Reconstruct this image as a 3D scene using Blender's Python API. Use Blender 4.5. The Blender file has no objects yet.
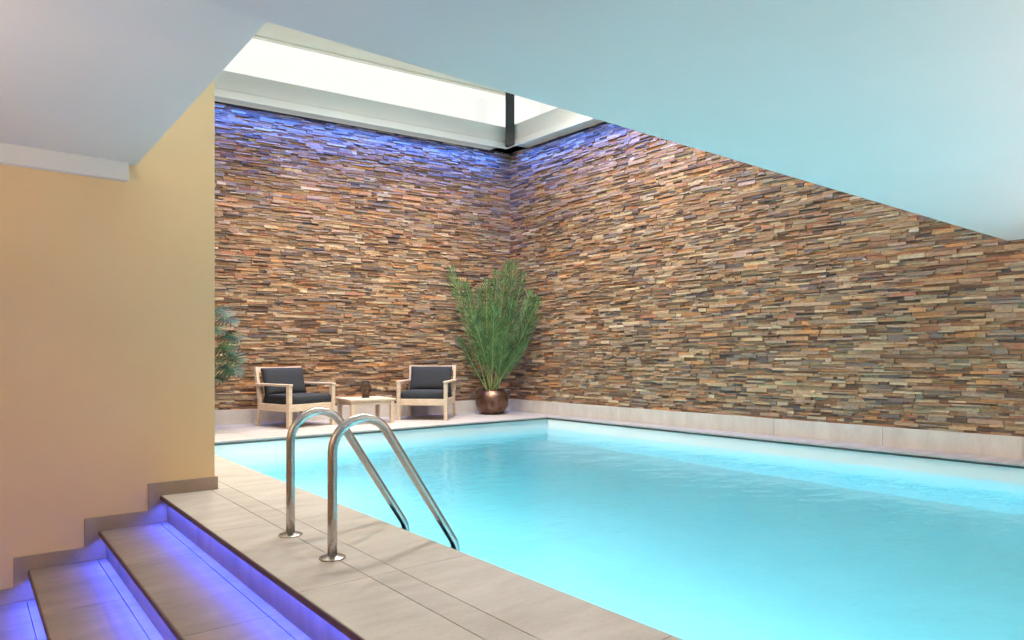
import bpy, bmesh, math, random
import numpy as np
from mathutils import Vector, Matrix

random.seed(7)
rng = np.random.default_rng(11)
S = bpy.context.scene
COL = S.collection
PI = math.pi
TH = math.radians(38.8)          # the room grid is turned against the camera
CT, ST = math.cos(TH), math.sin(TH)
EYE = 0.95


def cw(xc, yc, z=0.0):
    """distance right of / ahead of the eye point -> room coordinates"""
    return Vector((CT * xc + ST * yc, -ST * xc + CT * yc, z))


# ------------------------------------------------------------------ camera
cam_d = bpy.data.cameras.new('camera')
cam_d.lens = 683 / 1024 * 36
cam_d.sensor_width = 36
cam_d.shift_y = 35 / 1024
cam_d.clip_start = 0.05
cam_d.clip_end = 200
cam = bpy.data.objects.new('camera', cam_d)
cam.location = (0, 0, EYE)
cam.rotation_euler = (PI / 2, 0, -TH)
COL.objects.link(cam)
S.camera = cam

# ------------------------------------------------------------------ world, exposure
W = bpy.data.worlds.new('overcast_sky')
S.world = W
W.use_nodes = True
wn = W.node_tree
wn.nodes.clear()
wo = wn.nodes.new('ShaderNodeOutputWorld')
wb = wn.nodes.new('ShaderNodeBackground')
wb.inputs['Color'].default_value = (1.0, 0.985, 0.955, 1)
wb.inputs['Strength'].default_value = 1.2
wn.links.new(wb.outputs[0], wo.inputs[0])
S.view_settings.view_transform = 'Standard'
S.view_settings.look = 'None'
S.view_settings.gamma = 1
S.view_settings.use_curve_mapping = False
S.view_settings.exposure = 0.0
try:
    S.cycles.use_denoising = True
    S.cycles.denoiser = 'OPENIMAGEDENOISE'
    S.cycles.max_bounces = 14
    S.cycles.diffuse_bounces = 6
    S.cycles.transmission_bounces = 10
    S.cycles.transparent_max_bounces = 16
    S.cycles.sample_clamp_indirect = 6
    S.cycles.blur_glossy = 0.5
except Exception:
    pass


def area_light(name, loc, direction, sx, sy, power, color, shape='RECTANGLE', up=None, spread=None):
    d = bpy.data.lights.new(name, 'AREA')
    d.shape = shape
    d.size = sx
    if shape in ('RECTANGLE', 'ELLIPSE'):
        d.size_y = sy
    d.energy = power
    d.color = color
    if spread:
        d.spread = spread
    o = bpy.data.objects.new(name, d)
    o.location = loc
    z = -Vector(direction).normalized()
    x = Vector(up or (1, 0, 0))
    x = (x - z * x.dot(z)).normalized()
    y = z.cross(x)
    o.rotation_euler = Matrix((x, y, z)).transposed().to_euler()
    COL.objects.link(o)
    return o


BLUE = (0.02, 0.14, 0.95)
STAIRBLUE = (0.055, 0.10, 1.0)
DAYW = (1.0, 0.94, 0.85)
POOLC = (0.84, 0.85, 1.0)
# wall geometry needed by the lights
CORN = Vector((7.30, 9.13, 0))
DR = Vector((7.58 - 7.30, 1.94 - 9.13, 0)).normalized()      # along the right stone wall, towards the camera
DB = Vector((2.68 - 7.30, 9.74 - 9.13, 0)).normalized()      # along the back stone wall, to the left
NR = Vector((DR.y, -DR.x, 0)).normalized()                   # into the room
if NR.x > 0:
    NR = -NR
NB = Vector((DB.y, -DB.x, 0)).normalized()
if NB.y > 0:
    NB = -NB
ZTOP = 4.385
# blue strips in the cornice over the stone
LB, LR_ = 7.8, 6.4
area_light('cornice_light_back', CORN + DB * (LB / 2 + 0.27) + NB * 0.25 + Vector((0, 0, ZTOP + 0.035)), (NB * -0.4 + Vector((0, 0, -1))), LB, 0.02, 150, BLUE, up=DB, spread=1.9)
area_light('cornice_light_right', CORN + DR * (LR_ / 2 + 0.27) + NR * 0.25 + Vector((0, 0, ZTOP + 0.035)), (NR * -0.4 + Vector((0, 0, -1))), LR_, 0.02, 95, BLUE, up=DR, spread=1.9)
# blue strips under the stair nosings
NOSE = [1.04, 0.68, 0.31, -0.055]
RISE = 0.18
for k, nx in enumerate(NOSE):
    area_light('nosing_light', (nx + 0.022, 1.0, -RISE * k - 0.031), (-0.25, 0, -1), 8.1, 0.012, 70, STAIRBLUE, up=(0, 1, 0), spread=2.0)
# lamps added unseen in the pool wall to brighten the water
ADDED_POOL_LAMPS = [(6.6, 100), (4.4, 114), (2.2, 112), (0.0, 76), (-2.2, 45)]
for y, p in ADDED_POOL_LAMPS:
    area_light('added_underwater_light', (1.905, y, -0.72), (1, 0, -0.45), 0.26, 0.26, p, POOLC if y > 2 else (0.28, 0.80, 1.0), shape='DISK')
# wall uplighters added out of view to warm the ceilings: (x, y, z, facing, watts)
ADDED_UPL = [(7.61, -0.6, 0.95, PI, 40), (7.66, -2.4, 0.95, PI, 20), (-2.6, 2.9, 1.0, 0.0, 55), (-2.6, -0.6, 1.0, 0.0, 14)]
# suspended linear uplights added out of view as warm ceiling fill: (x, y, z, along y?, watts)
ADDED_BARS = [(3.4, -0.8, 1.25, 0, 72), (5.9, -0.8, 1.25, 0, 225), (-1.3, 2.8, 1.35, 1, 36)]
for x, y, z, al, p in ADDED_BARS:
    area_light('added_bar_light', (x, y, z + 0.034), (0, 0, 1), 1.3, 0.04, p, (1.0, 0.74, 0.50) if al else (1.0, 0.48, 0.33), up=(0, 1, 0) if al else (1, 0, 0))
for x, y, z, a, p in ADDED_UPL:
    area_light('added_uplighter_light', (x + 0.07 * math.cos(a), y, z + 0.055), (0, 0, 1), 0.16, 0.08, p, (1.0, 0.78, 0.42) if x < 0 else (1.0, 0.66, 0.50), up=(0, 1, 0))
# recessed downlights added out of view as fill: (x, y, z of ceiling, watts, colour)
ADDED_DOWN = []
for x, y in ((2.8, 6.9), (4.4, 6.9), (5.7, 6.5), (4.4, 5.2), (2.6, 4.8), (5.7, 5.0)):
    ADDED_DOWN.append((x, y, 5.42, 72, DAYW))
for x, y in ((1.4, 0.6), (1.4, -1.6), (4.2, 0.0), (6.2, 0.0), (4.2, -2.4), (-1.3, -1.0), (-1.3, 1.0)):
    ADDED_DOWN.append((x, y, 2.01, 3.5, (1.0, 0.86, 0.70)))
ADDED_LOUNGE = [(2.1, 8.45), (3.8, 8.35), (5.5, 8.2), (1.75, 6.2)]  # spots added to brighten the lounge floor and lower wall
for x, y in ADDED_LOUNGE:
    area_light('added_lounge_spot_light', (x, y, 5.42 - 0.014), (0, 0, -1), 0.11, 0.11, 34, (1.0, 0.84, 0.66), shape='DISK', spread=1.25)
for x, y, z, p, c in ADDED_DOWN:
    area_light('added_downlight_light', (x, y, z - 0.014), (0, 0, -1), 0.11 if z < 3 else 0.28, 0.11, p, c, shape='DISK', spread=2.55)


# ------------------------------------------------------------------ materials
def srgb(r, g, b):
    f = lambda c: (c / 255 / 12.92) if c / 255 <= 0.04045 else ((c / 255 + 0.055) / 1.055) ** 2.4
    return (f(r), f(g), f(b), 1)


def newmat(name):
    m = bpy.data.materials.new(name)
    m.use_nodes = True
    n = m.node_tree
    n.nodes.clear()
    o = n.nodes.new('ShaderNodeOutputMaterial')
    p = n.nodes.new('ShaderNodeBsdfPrincipled')
    n.links.new(p.outputs[0], o.inputs[0])
    return m, n, p, o


def coords(n, scale=(1, 1, 1)):
    t = n.nodes.new('ShaderNodeTexCoord')
    mp = n.nodes.new('ShaderNodeMapping')
    mp.inputs['Scale'].default_value = scale
    n.links.new(t.outputs['Object'], mp.inputs[0])
    return mp.outputs[0]


def noise(n, vec, scale, detail=5, rough=0.55):
    t = n.nodes.new('ShaderNodeTexNoise')
    t.inputs['Scale'].default_value = scale
    t.inputs['Detail'].default_value = detail
    t.inputs['Roughness'].default_value = rough
    n.links.new(vec, t.inputs['Vector'])
    return t.outputs['Fac']


def ramp(n, fac, stops):
    r = n.nodes.new('ShaderNodeValToRGB')
    el = r.color_ramp.elements
    while len(el) < len(stops):
        el.new(0.5)
    for e, (p, c) in zip(el, stops):
        e.position = p
        e.color = c
    n.links.new(fac, r.inputs[0])
    return r.outputs[0]


def mul(n, a, b, fac=1.0, mode='MULTIPLY'):
    m = n.nodes.new('ShaderNodeMix')
    m.data_type = 'RGBA'
    m.blend_type = mode
    m.inputs[0].default_value = fac
    n.links.new(a, m.inputs[6])
    n.links.new(b, m.inputs[7])
    return m.outputs[2]


def bump(n, p, h, strength, dist=0.01):
    b = n.nodes.new('ShaderNodeBump')
    b.inputs['Strength'].default_value = strength
    b.inputs['Distance'].default_value = dist
    n.links.new(h, b.inputs['Height'])
    n.links.new(b.outputs[0], p.inputs['Normal'])


def attr(n, name):
    a = n.nodes.new('ShaderNodeAttribute')
    a.attribute_name = name
    return a.outputs['Color']


def g(v):
    return (v, v, v, 1)


def simple(name, c1, c2=None, rough=0.6, scale=8, metal=0.0, bs=0.0, bscale=60, vecscale=(1, 1, 1), tint=False, spec=0.5):
    m, n, p, o = newmat(name)
    v = coords(n, vecscale)
    c = ramp(n, noise(n, v, scale), [(0.3, c1), (0.7, c2 or c1)])
    if tint:
        c = mul(n, c, attr(n, 'tone'))
    n.links.new(c, p.inputs['Base Color'])
    p.inputs['Roughness'].default_value = rough
    p.inputs['Metallic'].default_value = metal
    p.inputs['Specular IOR Level'].default_value = spec
    if bs:
        bump(n, p, noise(n, v, bscale, 4), bs, 0.004)
    return m


M = {}
M['paint_white'] = simple('matt_white_paint', srgb(222, 224, 222), srgb(226, 227, 225), 0.85, 2, bs=0.02, bscale=200, spec=0.2)
M['paint_beige'] = simple('beige_paint', srgb(228, 197, 153), srgb(231, 201, 158), 0.8, 2, bs=0.03, bscale=180, spec=0.2)
M['paint_cream'] = simple('cream_paint', srgb(236, 230, 216), srgb(238, 233, 220), 0.8, 2, spec=0.2)
M['frame_grey'] = simple('pale_grey_coated_metal', srgb(232, 235, 233), srgb(235, 237, 235), 0.45, 3)
M['shade_strip'] = simple('painted_shade_strip', srgb(45, 42, 40), srgb(55, 50, 46), 0.8, 10)  # dark colour standing in for shade at the stone top
M['post'] = simple('anthracite_steel', srgb(58, 60, 64), srgb(64, 66, 70), 0.45, 6, metal=0.3)
M['nosing'] = simple('dark_brown_nosing', srgb(84, 58, 54), srgb(74, 50, 48), 0.6, 12)


def tile_mat(name, ca, cb, rough=0.55):
    m, n, p, o = newmat(name)
    v = coords(n, (1.0, 3.5, 1))
    v2 = coords(n)
    c = ramp(n, noise(n, v, 2.2, 7, 0.62), [(0.25, ca), (0.75, cb)])
    c = mul(n, c, ramp(n, noise(n, v, 40, 3, 0.7), [(0.3, g(0.84)), (0.7, g(1.0))]), 0.8)
    c = mul(n, c, ramp(n, noise(n, v2, 260, 2), [(0.35, g(0.8)), (0.5, g(1.0))]), 0.5)
    c = mul(n, c, attr(n, 'tone'))
    n.links.new(c, p.inputs['Base Color'])
    r = n.nodes.new('ShaderNodeMapRange')
    r.inputs[3].default_value = rough - 0.1
    r.inputs[4].default_value = rough + 0.15
    n.links.new(noise(n, v2, 3, 4), r.inputs[0])
    n.links.new(r.outputs[0], p.inputs['Roughness'])
    bump(n, p, noise(n, v2, 90, 5), 0.12, 0.003)
    return m


M['tile'] = tile_mat('grey_beige_stone_tile', srgb(156, 150, 143), srgb(186, 180, 172))
M['tile_light'] = tile_mat('pale_stone_tile', srgb(188, 178, 166), srgb(212, 203, 192))
M['skirt'] = tile_mat('taupe_stone_skirting', srgb(106, 92, 82), srgb(138, 122, 110))
M['skirt_wall'] = tile_mat('brown_stone_skirting', srgb(146, 128, 110), srgb(174, 156, 138))
M['grout'] = simple('grey_grout', srgb(108, 100, 92), srgb(120, 112, 104), 0.9, 30)
M['concrete'] = simple('floor_screed', srgb(120, 116, 112), srgb(130, 126, 120), 0.9, 3)

# ledge stone
m, n, p, o = newmat('stacked_ledge_stone')
v = coords(n, (1, 1, 3))
c = mul(n, attr(n, 'tone'), ramp(n, noise(n, v, 20, 8, 0.8), [(0.30, g(0.45)), (0.5, g(1.0)), (0.72, g(1.4))]), 1.0)
warm = ramp(n, noise(n, v, 2.0, 5, 0.6), [(0.35, (0.92, 0.93, 0.95, 1)), (0.7, (1.14, 0.98, 0.78, 1))])
c = mul(n, c, warm, 0.8)
n.links.new(c, p.inputs['Base Color'])
p.inputs['Roughness'].default_value = 0.82
p.inputs['Specular IOR Level'].default_value = 0.3
bump(n, p, noise(n, v, 55, 6, 0.7), 0.6, 0.008)
M['stone'] = m

# pool lining
m, n, p, o = newmat('pool_lining')
v = coords(n)
c = ramp(n, noise(n, v, 1.3, 3), [(0.3, srgb(226, 228, 222)), (0.7, srgb(232, 233, 228))])
n.links.new(c, p.inputs['Base Color'])
p.inputs['Roughness'].default_value = 0.45
M['liner'] = m

# water
m, n, p, o = newmat('pool_water')
n.nodes.remove(p)
gl = n.nodes.new('ShaderNodeBsdfGlass')
gl.inputs['IOR'].default_value = 1.33
gl.inputs['Roughness'].default_value = 0.0
gl.inputs['Color'].default_value = (1, 1, 1, 1)
ab = n.nodes.new('ShaderNodeVolumeAbsorption')
ab.inputs['Color'].default_value = (0.0, 0.86, 0.96, 1)
ab.inputs['Density'].default_value = 0.35
v = coords(n, (1, 1.6, 1))
h1 = noise(n, v, 2.6, 3, 0.5)
h2 = noise(n, v, 9.0, 3, 0.5)
ad = n.nodes.new('ShaderNodeMath')
ad.operation = 'MULTIPLY_ADD'
n.links.new(h2, ad.inputs[0])
ad.inputs[1].default_value = 0.22
n.links.new(h1, ad.inputs[2])
b = n.nodes.new('ShaderNodeBump')
b.inputs['Strength'].default_value = 1.0
b.inputs['Distance'].default_value = 0.015
n.links.new(ad.outputs[0], b.inputs['Height'])
n.links.new(b.outputs[0], gl.inputs['Normal'])
n.links.new(gl.outputs[0], o.inputs['Surface'])
n.links.new(ab.outputs[0], o.inputs['Volume'])
M['water'] = m

# thin window glass
m, n, p, o = newmat('window_glass')
n.nodes.remove(p)
tr = n.nodes.new('ShaderNodeBsdfTransparent')
tr.inputs[0].default_value = (0.96, 0.97, 0.96, 1)
gs = n.nodes.new('ShaderNodeBsdfGlossy')
gs.inputs['Roughness'].default_value = 0.02
mx = n.nodes.new('ShaderNodeMixShader')
mx.inputs[0].default_value = 0.07
n.links.new(tr.outputs[0], mx.inputs[1])
n.links.new(gs.outputs[0], mx.inputs[2])
n.links.new(mx.outputs[0], o.inputs[0])
M['glass'] = m

m, n, p, o = newmat('brushed_stainless')
v = coords(n, (1, 1, 30))
n.links.new(ramp(n, noise(n, v, 6), [(0.3, (0.50, 0.47, 0.44, 1)), (0.7, (0.60, 0.57, 0.54, 1))]), p.inputs['Base Color'])
p.inputs['Metallic'].default_value = 1
p.inputs['Roughness'].default_value = 0.24
M['steel'] = m

m, n, p, o = newmat('bleached_teak')
v = coords(n, (2, 2, 14))
c = ramp(n, noise(n, v, 6, 6, 0.65), [(0.25, srgb(182, 158, 132)), (0.75, srgb(216, 196, 172))])
n.links.new(c, p.inputs['Base Color'])
p.inputs['Roughness'].default_value = 0.6
bump(n, p, noise(n, v, 20), 0.15, 0.002)
M['teak'] = m
m, n, p, o = newmat('charcoal_fabric')
v = coords(n)
c = ramp(n, noise(n, v, 300, 2), [(0.3, srgb(42, 44, 47)), (0.7, srgb(62, 64, 67))])
n.links.new(c, p.inputs['Base Color'])
p.inputs['Roughness'].default_value = 0.95
p.inputs['Specular IOR Level'].default_value = 0.15
bump(n, p, noise(n, v, 400, 2), 0.3, 0.002)
M['fabric'] = m
m, n, p, o = newmat('hammered_bronze')
v = coords(n)
c = ramp(n, noise(n, v, 12, 6), [(0.3, srgb(92, 66, 54)), (0.7, srgb(140, 110, 92))])
n.links.new(c, p.inputs['Base Color'])
p.inputs['Metallic'].default_value = 0.85
p.inputs['Roughness'].default_value = 0.35
bump(n, p, noise(n, v, 28, 3), 0.25, 0.004)
M['bronze'] = m
M['soil'] = simple('potting_soil', srgb(60, 42, 32), srgb(112, 74, 50), 0.95, 60, bs=0.8, bscale=120)
M['fibre'] = simple('palm_sheath_fibre', srgb(110, 84, 54), srgb(132, 128, 74), 0.9, 25, vecscale=(6, 6, 1))


def leaf_mat(name, ca, cb, rough=0.45, mid=None):
    m, n, p, o = newmat(name)
    v = coords(n)
    c = ramp(n, noise(n, v, 9, 3), [(0.3, ca), (0.7, cb)])
    c = mul(n, c, attr(n, 'tone'))
    n.links.new(c, p.inputs['Base Color'])
    p.inputs['Roughness'].default_value = rough
    p.inputs['Subsurface Weight'].default_value = 0.0
    t = n.nodes.new('ShaderNodeBsdfTranslucent')
    n.links.new(c, t.inputs[0])
    mx = n.nodes.new('ShaderNodeMixShader')
    mx.inputs[0].default_value = 0.25
    n.links.new(p.outputs[0], mx.inputs[1])
    n.links.new(t.outputs[0], mx.inputs[2])
    n.links.new(mx.outputs[0], o.inputs[0])
    return m


M['palm'] = leaf_mat('palm_leaflet', srgb(62, 96, 52), srgb(108, 138, 84))
M['rachis'] = leaf_mat('palm_midrib', srgb(128, 152, 88), srgb(158, 176, 108))
M['philo'] = leaf_mat('philodendron_leaf', srgb(26, 54, 28), srgb(52, 84, 44), 0.5)
M['planter'] = simple('dark_planter', srgb(46, 44, 44), srgb(58, 55, 54), 0.5, 9)
m, n, p, o = newmat('smoked_glass')
v = coords(n)
n.links.new(ramp(n, noise(n, v, 8), [(0.3, srgb(92, 78, 68)), (0.7, srgb(110, 94, 82))]), p.inputs['Base Color'])
p.inputs['Roughness'].default_value = 0.08
tr = n.nodes.new('ShaderNodeBsdfTransparent')
tr.inputs[0].default_value = (0.84, 0.78, 0.73, 1)
mx = n.nodes.new('ShaderNodeMixShader')
mx.inputs[0].default_value = 0.25
n.links.new(tr.outputs[0], mx.inputs[1])
n.links.new(p.outputs[0], mx.inputs[2])
n.links.new(mx.outputs[0], o.inputs[0])
M['smoked'] = m
M['black'] = simple('black_metal', srgb(34, 31, 30), srgb(44, 40, 38), 0.45, 9, metal=0.5)
m, n, p, o = newmat('added_lamp_lens')  # glowing lens of the added lamps
p.inputs['Base Color'].default_value = (0.9, 0.9, 0.88, 1)
p.inputs['Emission Color'].default_value = (1, 0.93, 0.84, 1)
p.inputs['Emission Strength'].default_value = 4
M['lens'] = m


# ------------------------------------------------------------------ mesh helpers
def link(name, me, mat, parent=None):
    o = bpy.data.objects.new(name, me)
    COL.objects.link(o)
    me.materials.clear()
    me.materials.append(M[mat] if isinstance(mat, str) else mat)
    if parent is not None:
        o.parent = parent
    return o


def tag(o, label=None, cat=None, group=None, kind=None):
    for k, v in (('label', label), ('category', cat), ('group', group), ('kind', kind)):
        if v:
            o[k] = v
    return o


def thing(name, label, cat, loc=(0, 0, 0), rz=0.0, group=None):
    o = bpy.data.objects.new(name, None)
    o.empty_display_size = 0.1
    COL.objects.link(o)
    o.location = loc
    o.rotation_euler = (0, 0, rz)
    return tag(o, label, cat, group)


def obj(name, bm, mat, parent=None, bevel=0.0, seg=2, smooth=False, tone=False):
    bmesh.ops.recalc_face_normals(bm, faces=bm.faces)
    me = bpy.data.meshes.new(name)
    bm.to_mesh(me)
    bm.free()
    if 'tone' not in me.attributes:
        a = me.color_attributes.new('tone', 'FLOAT_COLOR', 'POINT')
        a.data.foreach_set('color', np.ones(len(me.vertices) * 4, dtype=np.float32))
    if smooth:
        me.polygons.foreach_set('use_smooth', [True] * len(me.polygons))
    o = link(name, me, mat, parent)
    if bevel:
        md = o.modifiers.new('bevel', 'BEVEL')
        md.width = bevel
        md.segments = seg
        md.limit_method = 'ANGLE'
        md.angle_limit = math.radians(35)
        if not smooth:
            me.polygons.foreach_set('use_smooth', [True] * len(me.polygons))
        w = o.modifiers.new('normals', 'WEIGHTED_NORMAL')
        w.keep_sharp = True
    return o


def box(bm, x0, x1, y0, y1, z0, z1, mtx=None):
    vs = [bm.verts.new(Vector(c) if mtx is None else mtx @ Vector(c)) for c in
          ((x0, y0, z0), (x1, y0, z0), (x1, y1, z0), (x0, y1, z0), (x0, y0, z1), (x1, y0, z1), (x1, y1, z1), (x0, y1, z1))]
    for f in ((0, 3, 2, 1), (4, 5, 6, 7), (0, 1, 5, 4), (1, 2, 6, 5), (2, 3, 7, 6), (3, 0, 4, 7)):
        bm.faces.new([vs[i] for i in f])
    return vs


def bar(bm, a, b, w, d, up=(0, 0, 1)):
    """rectangular bar from a to b, w along side, d along the up-ish direction"""
    a, b = Vector(a), Vector(b)
    z = (b - a).normalized()
    u = Vector(up)
    if abs(z.dot(u)) > 0.95:
        u = Vector((0, 1, 0))
    x = u.cross(z).normalized()
    y = z.cross(x)
    L = (b - a).length
    mt = Matrix.Translation(a) @ Matrix((x, y, z)).transposed().to_4x4()
    return box(bm, -w / 2, w / 2, -d / 2, d / 2, 0, L, mt)


def prism(bm, pts, z0, z1):
    lo = [bm.verts.new((x, y, z0)) for x, y in pts]
    hi = [bm.verts.new((x, y, z1)) for x, y in pts]
    k = len(pts)
    bm.faces.new(lo[::-1])
    bm.faces.new(hi)
    for i in range(k):
        j = (i + 1) % k
        bm.faces.new((lo[i], lo[j], hi[j], hi[i]))


def tube(bm, pts, rad, seg=16, cap=True, taper=None):
    pts = [Vector(p) for p in pts]
    rings = []
    prev = None
    for i, p in enumerate(pts):
        t = (pts[min(i + 1, len(pts) - 1)] - pts[max(i - 1, 0)]).normalized()
        if prev is None:
            r = Vector((0, 0, 1)) if abs(t.z) < 0.9 else Vector((1, 0, 0))
            x = r.cross(t).normalized()
        else:
            x = (prev - t * prev.dot(t)).normalized()
        prev = x
        y = t.cross(x)
        rr = rad if taper is None else rad * taper(i / (len(pts) - 1))
        rings.append([bm.verts.new(p + (x * math.cos(2 * PI * k / seg) + y * math.sin(2 * PI * k / seg)) * rr) for k in range(seg)])
    for a, b2 in zip(rings, rings[1:]):
        for k in range(seg):
            bm.faces.new((a[k], a[(k + 1) % seg], b2[(k + 1) % seg], b2[k]))
    if cap:
        bm.faces.new(rings[0][::-1])
        bm.faces.new(rings[-1])


def lathe(bm, prof, seg=40, c=(0, 0, 0)):
    rings = []
    for r, z in prof:
        if r < 1e-5:
            rings.append([bm.verts.new((c[0], c[1], c[2] + z))])
        else:
            rings.append([bm.verts.new((c[0] + r * math.cos(2 * PI * k / seg), c[1] + r * math.sin(2 * PI * k / seg), c[2] + z)) for k in range(seg)])
    for a, b2 in zip(rings, rings[1:]):
        for k in range(seg):
            q = [a[k % len(a)], a[(k + 1) % len(a)], b2[(k + 1) % len(b2)], b2[k % len(b2)]]
            u = []
            for v in q:
                if v not in u:
                    u.append(v)
            if len(u) > 2:
                try:
                    bm.faces.new(u)
                except ValueError:
                    pass


def pymesh(name, verts, faces, mat, tones=None, parent=None, smooth=False):
    me = bpy.data.meshes.new(name)
    me.from_pydata([tuple(v) for v in verts], [], faces)
    a = me.color_attributes.new('tone', 'FLOAT_COLOR', 'POINT')
    if tones is None:
        tones = np.ones((len(verts), 4))
    a.data.foreach_set('color', np.asarray(tones, dtype=np.float32).ravel())
    if smooth:
        me.polygons.foreach_set('use_smooth', [True] * len(me.polygons))
    me.update()
    return link(name, me, mat, parent)


def struct(o):
    return tag(o, kind='structure')


# ------------------------------------------------------------------ stone walls
PAL = [((192, 162, 130), 6), ((166, 132, 104), 7), ((196, 142, 96), 3), ((140, 106, 84), 5), ((146, 132, 122), 3.0), ((116, 106, 106), 2.2),
       ((208, 188, 158), 3.4), ((98, 78, 68), 3), ((168, 114, 88), 2), ((158, 140, 118), 2), ((180, 152, 134), 4), ((88, 80, 86), 1.5)]
PALC = np.array([srgb(*[m_ + (q_ - m_) * 0.78 for q_, m_ in zip(c, (152, 124, 101))])[:3] for c, w in PAL])
PALW = np.array([w for c, w in PAL], float)
PALW /= PALW.sum()


def stone_wall(name, origin, along, normal, length, z0, zt):
    """zt: function of distance along the wall giving the top of the stone"""
    verts, faces, tones = [], [], []
    up = Vector((0, 0, 1))
    F = [(0, 1, 5, 4), (1, 2, 6, 5), (2, 3, 7, 6), (3, 0, 4, 7), (4, 5, 6, 7)]

    def one(s0, s1, a, b2):
        pr = 0.012 + 0.03 * rng.random() ** 1.4
        base = len(verts)
        j = lambda q: (rng.random() - 0.5) * q
        i = 0.0015
        dz0, dz1 = j(0.004), j(0.004)
        q = [(s0, a, -0.01), (s1, a, -0.01), (s1, b2, -0.01), (s0, b2, -0.01),
             (s0 + i, a + i + dz0, pr + j(.008)), (s1 - i, a + i + dz1, pr + j(.008)), (s1 - i, b2 - i + dz1, pr + j(.008)), (s0 + i, b2 - i + dz0, pr + j(.008))]
        for s, z, d in q:
            verts.append(origin + along * s + up * z + normal * d)
        for f in F:
            faces.append(tuple(base + k for k in f))
        c = PALC[rng.choice(len(PALC), p=PALW)] * (0.74 + 0.29 * rng.random())
        tones.extend([(c[0], c[1], c[2], 1)] * 8)

    z = z0
    while z < 4.43 - 0.01:
        h = 0.023 + 0.024 * rng.random()
        s = -0.0
        while s < length:
            L = 0.07 + 0.26 * rng.random() ** 1.3
            e = min(s + L, length)
            top = zt((s + e) / 2)
            if z < top - 0.008:
                zz = min(z + h, top)
                r = rng.random()
                if r < 0.34 and zz - z > 0.028:
                    mz = z + (zz - z) * (0.38 + 0.24 * rng.random())
                    ms = s + (e - s) * (0.3 + 0.4 * rng.random())
                    one(s, e, z, mz)
                    one(s, ms, mz, zz)
                    one(ms, e, mz, zz)
                elif r < 0.5 and zz - z > 0.024:
                    mz = z + (zz - z) * 0.5
                    one(s, e, z, mz)
                    one(s, e, mz, zz)
                else:
                    one(s, e, z, zz)
            s = e
        z += h
    # backing plane behind the stones
    base = len(verts)
    for s, zz in ((0, -1.4), (length, -1.4), (length, zt(length)), (0, zt(0))):
        verts.append(origin + along * s + up * zz + normal * -0.004)
        tones.append((0.06, 0.05, 0.045, 1))
    faces.append((base, base + 1, base + 2, base + 3))
    return struct(pymesh(name, verts, faces, 'stone', tones))


PL = 0.2
YEDGE = 2.06
stone_wall('wall_right', CORN, DR, NR, 13.2, PL, lambda s: ZTOP if s < 7.4 else 2.2)
stone_wall('wall_back', CORN, DB, NB, 8.4, PL, lambda s: ZTOP - 0.006 * s)


def wall_run(bm, along, normal, s0, s1, d0, d1, z0, z1):
    """box running along one of the two stone walls; d measured out of the wall plane"""
    o = CORN
    mt = Matrix((along, normal, Vector((0, 0, 1)))).transposed().to_4x4()
    mt = Matrix.Translation(o) @ mt
    return box(bm, s0, s1, d0, d1, z0, z1, mt)


# solid masonry behind the stone facing
bm = bmesh.new(); wall_run(bm, DR, NR, -0.5, 13.2, -0.3, -0.012, -1.6, 4.38); struct(obj('wall_right', bm, 'paint_white'))
bm = bmesh.new(); wall_run(bm, DB, NB, -0.4, 8.6, -0.3, -0.012, -1.6, 4.33); struct(obj('wall_back', bm, 'paint_white'))


def cornice(idx, along, normal, s1, dz):
    z = ZTOP - 0.012
    bm = bmesh.new()
    wall_run(bm, along, normal, 0, s1, -0.004, 0.03, z - 0.03, z + 0.01)
    struct(obj('trim_%d' % idx, bm, 'shade_strip'))  # strip painted as the shade below the cornice
    bm = bmesh.new()
    wall_run(bm, along, normal, -0.25, s1, -0.25, 0.29, z + 0.072, z + 0.09)
    struct(obj('trim_%d' % (idx + 3), bm, 'frame_grey'))
    bm = bmesh.new()
    wall_run(bm, along, normal, 0.25, s1, 0.29, 0.305, z - 0.015, z + 0.09)
    struct(obj('trim_%d' % (idx + 1), bm, 'frame_grey', bevel=0.003))
    bm = bmesh.new()
    wall_run(bm, along, normal, -0.25, s1, -0.25, 0.24, z + 0.09, z + 0.105)
    wall_run(bm, along, normal, -0.25, s1, -0.25, 0.27, z + 0.105, 4.73)
    struct(obj('trim_%d' % (idx + 2), bm, 'frame_grey', bevel=0.004))


cornice(1, DB, NB, 8.4, 0)
cornice(5, DR, NR, 7.25, 0)

# clerestory windows: panes and slim heads over both stone walls
for i, (al, no, L) in enumerate(((DB, NB, 8.4), (DR, NR, 7.25))):
    w = struct(thing('window_%d' % (i + 1), None, None))
    bm = bmesh.new(); wall_run(bm, al, no, 0.0, L, -0.06, -0.05, 4.73, 5.44); obj('pane', bm, 'glass', w)
    bm = bmesh.new(); wall_run(bm, al, no, 0.0, L, -0.08, 0.0, 5.40, 5.50); obj('window_frame', bm, 'paint_cream', w)
# dark steel post standing in the corner in front of the sill
pc = CORN + (NB + NR) * 0.33 + cw(0.075, 0)
post = thing('steel_post', 'dark anthracite steel post standing in the corner between the two clerestory windows', 'post', (pc.x, pc.y, 4.375), math.radians(52.5))
bm = bmesh.new(); box(bm, -0.072, 0.072, -0.072, 0.072, 0.0, 1.044); obj('shaft', bm, 'post', post, bevel=0.006)
bm = bmesh.new(); box(bm, -0.078, 0.078, -0.078, 0.078, 1.020, 1.044); obj('head_plate', bm, 'post', post)

# plinth under the stone
def plinth(name, al, no, L, extra=0.0):
    bm = bmesh.new()
    s = 0.0
    while s < L:
        e = min(s + 1.2, L)
        wall_run(bm, al, no, s + 0.0015, e - 0.0015, -0.004, 0.055, 0.0, PL)
        s = e
    return struct(obj(name, bm, 'tile_light', bevel=0.002, seg=1))


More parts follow.
